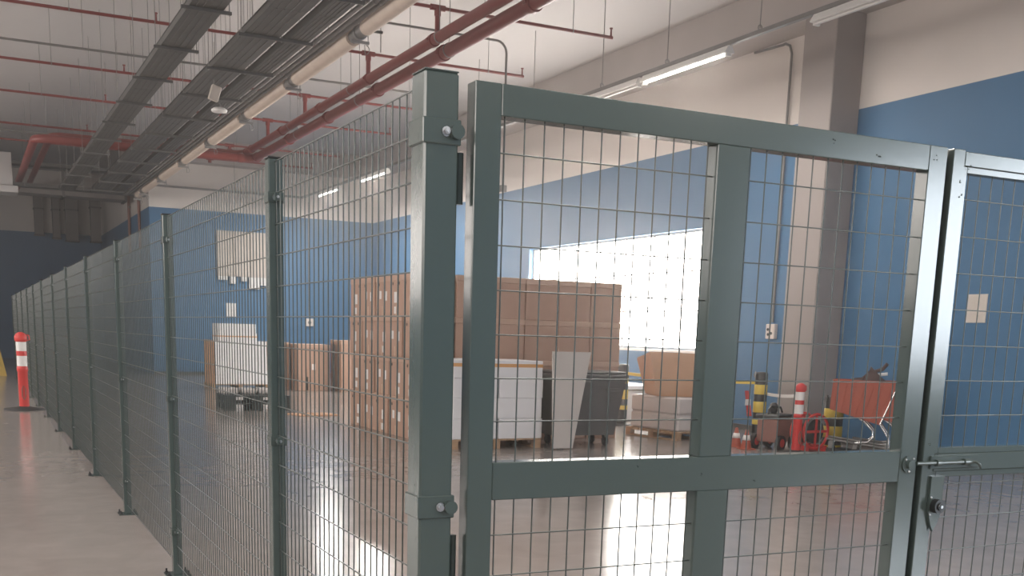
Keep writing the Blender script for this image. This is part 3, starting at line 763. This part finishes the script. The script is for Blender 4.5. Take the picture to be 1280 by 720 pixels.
# dark plastic pallets in the aisle of the store
for k in range(2):
    O = (5.2, 22.6, k*.152)
    t = thing('plastic_pallet', 'dark plastic pallet lying in the store, %s of the pair' % ('bottom' if k == 0 else 'top'), 'pallet', O)
    for i in range(5): MB().box(-.66, .66, -.5+i*.208, -.5+i*.208+.17, .12, .15, .004).build('deck_slat', 'darkplastic', t)
    for x in (-.66, -.1, .46): 
        for y in (-.5, -.09, .32): MB().box(x, x+.2, y, y+.17, .02, .119, .004).build('foot', 'darkplastic', t)
    for x in (-.66, -.1, .46): MB().box(x, x+.2, -.5, .49, 0, .019, .003).build('runner', 'darkplastic', t)
t = thing('wrapped_goods', 'clear wrapped goods lying on the dark plastic pallets', 'goods', (5.1, 22.7, .303))
for x, w in ((-.38, .34), (.0, .3), (.33, .26)): MB().box(x-w/2, x+w/2, -.25, .25, .001, .12+.03*math.sin(x*9), .03).build('packet', 'wrap', t)
for k, (x, y, a) in enumerate(((6.0, 20.9, .2), (7.05, 20.3, -.25))):
    tag(MB().box(-.42, .42, -.3, .3, .001, .02, .004, Matrix.Rotation(a, 4, 'Z')).build('cardboard_sheet', 'cartonlight', None, (0, 0, 0)), 'flat cardboard sheet lying on the floor near the tall carton block', 'cardboard', 'flat cardboard sheets on the floor').location = (x, y, 0)

# pallet with wrapped load and the tilted open carton
pallet('wooden pallet under the wrapped load near the window', (11.05, 15.7, 0), .16, 1.3, 1.3)
t = thing('wrapped_load', 'shrink-wrapped pale load on a pallet near the window', 'load', (11.05, 15.7, .145), .16)
for k in range(2): MB().box(-.60, .60, -.6, .6, k*.285+.001, k*.285+.283, .03).build('wrapped_layer', 'wrap', t)
t = thing('open_carton', 'big orange-brown carton standing askew on the wrapped load', 'carton', (10.90, 15.72, .718), -.36)
bb = [(-.38, -.45, 0), (.45, -.45, 0), (.45, .45, 0), (-.38, .45, 0)]
tt = [(-.55, -.50, .74), (.55, -.52, .72), (.55, .5, .72), (-.55, .5, .60)]
def wallpane(i, j, th=.012):
    c = Vector((0, 0, .35)); P = [Vector(bb[i]), Vector(bb[j]), Vector(tt[j]), Vector(tt[i])]
    n = (P[1]-P[0]).cross(P[3]-P[0]).normalized(); n = n if n.dot(P[0]-c) < 0 else -n
    return MB().add([*P, *[p+n*th for p in P]], [(0, 1, 2, 3), (7, 6, 5, 4), (0, 4, 5, 1), (1, 5, 6, 2), (2, 6, 7, 3), (3, 7, 4, 0)])
for i in range(4): wallpane(i, (i+1) % 4).build('side_wall', 'cartonlight', t)
MB().box(-.36, .43, -.43, .43, .001, .013).build('bottom', 'cartonlight', t)
R = Matrix.Translation((0, 0, .0))
MB().hexa([(-.545, -.5, .715), (.0, -.51, .72), (.0, .49, .67), (-.545, .49, .61)], [(-.545, -.5, .727), (.0, -.51, .735), (.0, .49, .684), (-.545, .49, .622)]).build('flap', 'cartonlight', t)
O = (12.4, 19.9, 0)
t = thing('white_crate', 'low white crate against the window wall behind the wrapped load', 'crate', O)
MB().box(11.9, 12.9, 18.9, 20.9, .02, .62, .01).build('body', 'whitebox', t, O); MB().box(11.86, 12.94, 18.86, 20.94, .64, .72, .01).build('lid', 'whitesheet', t, O)
MB().box(11.93, 12.87, 18.93, 20.87, .62, .64).build('seam', 'bin', t, O)

# ------------------------------------------------------------------ bollards
def bollard(label, x, y, h=1.17, r=.105, base=True):
    O = (x, y, 0); t = thing('bollard', label, 'bollard', O)
    MB().lathe([(r, .02), (r, h-.04), (r*.9, h), (r*.3, h+.01)], (0, 0, 0), 18).build('tube', 'black', t)
    for z0, z1 in ((h-.36, h-.20), (h-.66, h-.48), (h-.86, h-.78)):
        MB().lathe([(r+.0005, z0), (r+.003, z0+.004), (r+.003, z1-.004), (r+.0005, z1)], (0, 0, 0), 18).build('yellow_band', 'yellow', t)
    if base: MB().lathe([(r*2.2, 0), (r*2.2, .02), (r*1.2, .035), (r, .05)], (0, 0, 0), 20).build('base', 'rubber', t)
    m = MB().tube([(-r, 0, h-.02), (-r-.03, 0, h+.01), (-r-.05, 0, h-.03), (-r-.04, 0, h-.08)], .012, 6); m.build('tape_hook', 'galv', t)
    return t
bollard('yellow and black banded bollard between the window pallet and the red equipment', 11.83, 14.5)
bollard('yellow and black bollard behind the open carton under the window', 11.25, 17.9)
bollard('yellow and black bollard standing behind the shopping carts', 12.36, 13.30, .86, .15)
bollard('yellow and black bollard seen through the bolted gate leaf by the blue wall', 11.08, 10.25)
# barrier tape from bollard to bollard
def tape(label, a, b, w, mt, sag):
    m = MB(); n = 12; a = Vector(a); b = Vector(b)
    for i in range(n):
        p = a.lerp(b, i/n); q = a.lerp(b, (i+1)/n)
        p.z -= sag*4*(i/n)*(1-i/n); q.z -= sag*4*((i+1)/n)*(1-(i+1)/n)
        d = (q-p).cross(Vector((0, 0, 1))).normalized()*.002
        m.hexa([p-d-Vector((0, 0, w/2)), q-d-Vector((0, 0, w/2)), q+d-Vector((0, 0, w/2)), p+d-Vector((0, 0, w/2))], [p-d+Vector((0, 0, w/2)), q-d+Vector((0, 0, w/2)), q+d+Vector((0, 0, w/2)), p+d+Vector((0, 0, w/2))])
    return tag(m.build('barrier_tape', mt, None, a), label, 'tape')
tape('yellow barrier tape stretched between the two bollards by the window', (11.28, 17.78, 1.0), (11.80, 14.62, 1.0), .06, 'yellow', .03)
tape('white barrier tape from the bollard to the red and white marker post', (11.90, 14.42, .82), (11.36, 12.97, .88), .05, 'white', .02)
m = MB(); m.hexa([(-.02, -.002, 0), (.08, -.002, 0), (.08, .002, 0), (-.02, .002, 0)], [(-.10, -.002, .42), (-.02, -.002, .42), (-.02, .002, .42), (-.10, .002, .42)])
tg = m.build('tape_end', 'red', None); tg.location = (11.56, 14.45, .45); tag(tg, 'loose red and white tape end hanging beside the banded bollard', 'tape')
MB().box(-.075, .03, -.004, .004, .18, .28).build('white_stripe', 'white', tg)

def marker(label, x, y, s=1.0, r=.075):
    O = (x, y, 0); t = thing('marker_post', label, 'marker post', O); t.scale = (s, s, s)
    MB().lathe([(.36, 0), (.36, .03), (.14, .055), (.09, .07)], (0, 0, 0), 24).build('base', 'rubber', t)
    MB().lathe([(r, .06), (r, .72), (r*1.12, .74), (r*1.12, .80), (r, .82)], (0, 0, 0), 18).build('lower_tube', 'red', t)
    z = .82
    for k, (h, c) in enumerate(((.19, 'white'), (.09, 'red'), (.17, 'white'))):
        MB().lathe([(r*1.03, z+.001), (r*1.03, z+h)], (0, 0, 0), 18).build('reflective_band' if c == 'white' else 'red_band', c, t); z += h
    MB().lathe([(r*1.05, z), (r*1.25, z+.03), (r*1.25, z+.10), (r*.9, z+.15), (r*.35, z+.18)], (0, 0, 0), 18).build('cap', 'red', t)
    MB().tube([(r*1.05, 0, z+.02), (r*1.7, 0, z+.04), (r*1.6, 0, z+.12), (r*.9, 0, z+.13)], .014, 6).build('handle_loop', 'red', t)
    MB().tube([(0, -r-.005, .2), (.03, -r-.005, .26), (.03, -r-.005, .4), (0, -r-.005, .46), (-.03, -r-.005, .4), (-.03, -r-.005, .26), (0, -r-.005, .2)], .01, 6).build('grip', 'rust', t)
    return t
marker('red marker post with white bands on a round base in the aisle beside the fence', .86, 22.5, 1.0, .088)
marker('red and white marker post beside the red equipment near the carts', 11.33, 12.95, .74, .09)
O = (.4, 36.6, 0)
t = thing('yellow_barrier', 'dull yellow plastic barrier standing at the far end of the aisle', 'barrier', O)
MB().hexa([(-.9, 36.3, 0), (.95, 36.3, 0), (.95, 36.9, 0), (-.9, 36.9, 0)], [(-.7, 36.5, 1.25), (.72, 36.5, 1.25), (.72, 36.7, 1.25), (-.7, 36.7, 1.25)]).build('body', 'yellowdull', t, O)
for x in (-.5, .2): MB().box(x, x+.3, 36.2, 36.98, 0, .12, .01).build('foot', 'yellowdull', t, O)

# ------------------------------------------------------------------ red equipment by the column
t = thing('equipment_case', 'brown-red engine unit with black top, handle and red wheels beside the banded bollard', 'machine', (11.44, 13.60, 0), .35); t.scale = (.84, .84, .84)
MB().box(-.30, .30, -.22, .22, .14, .58, .02).build('casing', 'rust', t)
MB().box(-.33, .33, -.25, .25, .58, .66, .02).build('top_cover', 'black', t)
MB().tube([(-.28, 0, .66), (-.28, 0, .74), (-.2, 0, .80), (.15, 0, .78), (.22, 0, .68)], .02, 8).build('handle', 'black', t)
MB().lathe([(.05, .66), (.08, .70), (.08, .82), (.04, .86)], (.1, .12, 0), 14).build('filler_cap', 'black', t)
for x in (-.24, .24):
    for y in (-.27, .27):
        w = MB().cyl((x, y-.04, .14), (x, y+.04, .14), .14, 18).build('wheel', 'rubber', t)
        MB().cyl((x, y-.045, .14), (x, y+.045, .14), .08, 14).build('wheel_hub', 'red', w)
for k, (x, y, a) in enumerate(((10.98, 13.98, .5), (10.90, 13.62, 1.4))):
    t = thing('safety_cone', 'small orange cone with a white band beside the brown-red engine unit', 'cone', (x, y, 0), a, 'small orange cones by the engine unit'); t.scale = (.72, .72, .72)
    MB().lathe([(.13, .025), (.12, .04), (.03, .42), (.02, .43)], (0, 0, 0), 16).build('cone', 'orange', t)
    MB().box(-.16, .16, -.16, .16, 0, .025, .005).build('foot', 'orange', t)
    MB().lathe([(.092, .20), (.094, .2), (.068, .31), (.066, .31)], (0, 0, 0), 16).build('white_band', 'white', t)
t = thing('hose_reel', 'red hose reel standing on the floor between the marker post and the carts', 'hose reel', (11.76, 13.16, 0), .1)
for s in (-.13, .13):
    MB().tube([(.27*math.cos(a), s, .32+.27*math.sin(a)) for a in [i*PI/12 for i in range(25)]], .022, 8).build('rim', 'red', t)
    MB().box(-.25, .25, s-.006, s+.006, .30, .34).build('spoke', 'red', t); MB().box(-.02, .02, s-.006, s+.006, .07, .57).build('spoke', 'red', t)
MB().cyl((0, -.12, .32), (0, .12, .32), .19, 20).build('hose', 'rubber', t)
for x in (-.2, .2): MB().box(x-.02, x+.02, -.18, .18, 0, .10, .003).build('stand_foot', 'red', t)

# ------------------------------------------------------------------ shopping carts
def cart(label, loc_, rz):
    """local +x runs from the basket nose to the handle end"""
    t = thing('shopping_cart', label, 'cart', loc_, rz)
    zt, w0, w1 = 1.13, .24, .29
    def side(y0, y1, s):
        m = MB(); th = .012*s
        a = [(0, y0, .70), (.74, y1, .50), (.96, y1+.02*s, zt), (.02, y0+.015*s, zt)]
        b = [(p[0], p[1]+th, p[2]) for p in a]
        m.add(a+b, [(0, 1, 2, 3), (7, 6, 5, 4), (0, 4, 5, 1), (1, 5, 6, 2), (2, 6, 7, 3), (3, 7, 4, 0)])
        return m
    for s in (-1, 1):
        sp = side(s*w0, s*w1, s).build('basket_side', 'orange', t)
        for k in range(7):
            f = (k+.5)/7; xb = .74*f; xt = .02+.94*f
            MB().tube([(xb, s*(w0+(w1-w0)*f+.016), .70-.20*f+.01), (xt, s*(w0+(w1-w0)*f+.034), zt-.01)], .006, 6).build('rib', 'orange', sp)
    MB().add([(0, -w0, .70), (0, w0, .70), (.02, w0+.015, zt), (.02, -w0-.015, zt), (-.012, -w0, .70), (-.012, w0, .70), (.008, w0+.015, zt), (.008, -w0-.015, zt)],
             [(0, 1, 2, 3), (7, 6, 5, 4), (0, 4, 5, 1), (1, 5, 6, 2), (2, 6, 7, 3), (3, 7, 4, 0)]).build('basket_front', 'orange', t)
    MB().add([(0, -w0, .70), (.74, -w1, .50), (.74, w1, .50), (0, w0, .70), (0, -w0, .688), (.74, -w1, .488), (.74, w1, .488), (0, w0, .688)],
             [(0, 1, 2, 3), (7, 6, 5, 4), (0, 4, 5, 1), (1, 5, 6, 2), (2, 6, 7, 3), (3, 7, 4, 0)]).build('basket_floor', 'orange', t)
    MB().tube([(.96, -w1-.02, zt), (.02, -w0-.02, zt), (-.0, 0, zt), (.02, w0+.02, zt), (.96, w1+.02, zt)], .014, 8).build('rim', 'orange', t)
    for s in (-1, 1):
        MB().tube([(.96, s*(w1+.02), zt), (.74, s*(w1+.005), .50)], .014, 8).build('rear_upright', 'chrome', t)
        MB().tube([(.40, s*.25, .60), (.52, s*.25, .52), (.64, s*.25, .40), (.66, s*.25, .30), (.58, s*.25, .22), (.40, s*.25, .20)], .016, 8).build('leg', 'chrome', t)
        MB().tube([(.74, s*.27, .50), (.88, s*.27, .30), (.90, s*.27, .18), (.90, s*.27, .12)], .016, 8).build('leg', 'chrome', t)
        MB().tube([(-.02, s*.22, .24), (.45, s*.25, .19), (.92, s*.28, .14)], .018, 8).build('base_rail', 'galv', t)
        for x, y in ((.04, s*.2), (.86, s*.27)):
            f = MB().box(x-.03, x+.03, y-.02, y+.02, .10, .20).build('castor', 'galv', t)
            MB().cyl((x, y-.016, .06), (x, y+.016, .06), .06, 14).build('wheel', 'rubber', f)
    MB().tube([(.96, -w1, zt), (1.02, -w1, zt+.06), (1.02, w1, zt+.06), (.96, w1, zt)], .016, 8).build('handle', 'galv', t)
    for x in (.1, .45, .8): MB().cyl((x, -.24, .21-.05*x), (x, .24, .21-.05*x), .008, 6).build('rack_wire', 'chrome', t)
    return t
CRZ = math.atan2(-.60, .58)
cart('orange-red shopping cart with bundled cloth in it beside the column', (11.93, 12.90, 0), CRZ)
cart('orange-red shopping cart pushed up behind the first cart', (12.18, 12.64, 0), CRZ)
t = thing('cloth_bundle', 'dark bundled cloth sticking out of the first shopping cart', 'cloth', (12.26, 12.56, 1.06), CRZ); t.scale = (.8, .72, .85)
m = MB(); n = 14; prof = [(.06, -.34), (.20, -.16), (.24, .02), (.17, .14), (.06, .20)]
vs = []; fs = []
for j, (r, z) in enumerate(prof):
    for i in range(n):
        a = 2*PI*i/n; q = r*(1+.28*math.sin(3*a+j)+.15*math.sin(5*a-j)); vs.append((q*math.cos(a)*1.25, q*.8*math.sin(a), z+.05*math.sin(4*a+j*2)+.10*math.cos(a)*(j/4)))
for j in range(len(prof)-1):
    for i in range(n): fs.append((j*n+i, j*n+(i+1) % n, (j+1)*n+(i+1) % n, (j+1)*n+i))
m.add(vs, fs, True); m.add(vs, [tuple(range(n)), tuple(range((len(prof)-1)*n, len(prof)*n))]); m.build('bundle', 'cloth', t)
MB().tube([(.05, 0, .12), (.16, .02, .26), (.28, .0, .30), (.36, -.03, .40)], .035, 8).build('sleeve', 'cloth', t)
MB().tube([(.10, .03, .12), (.22, .04, .20), (.38, .05, .22)], .03, 8).build('sleeve', 'white', t)
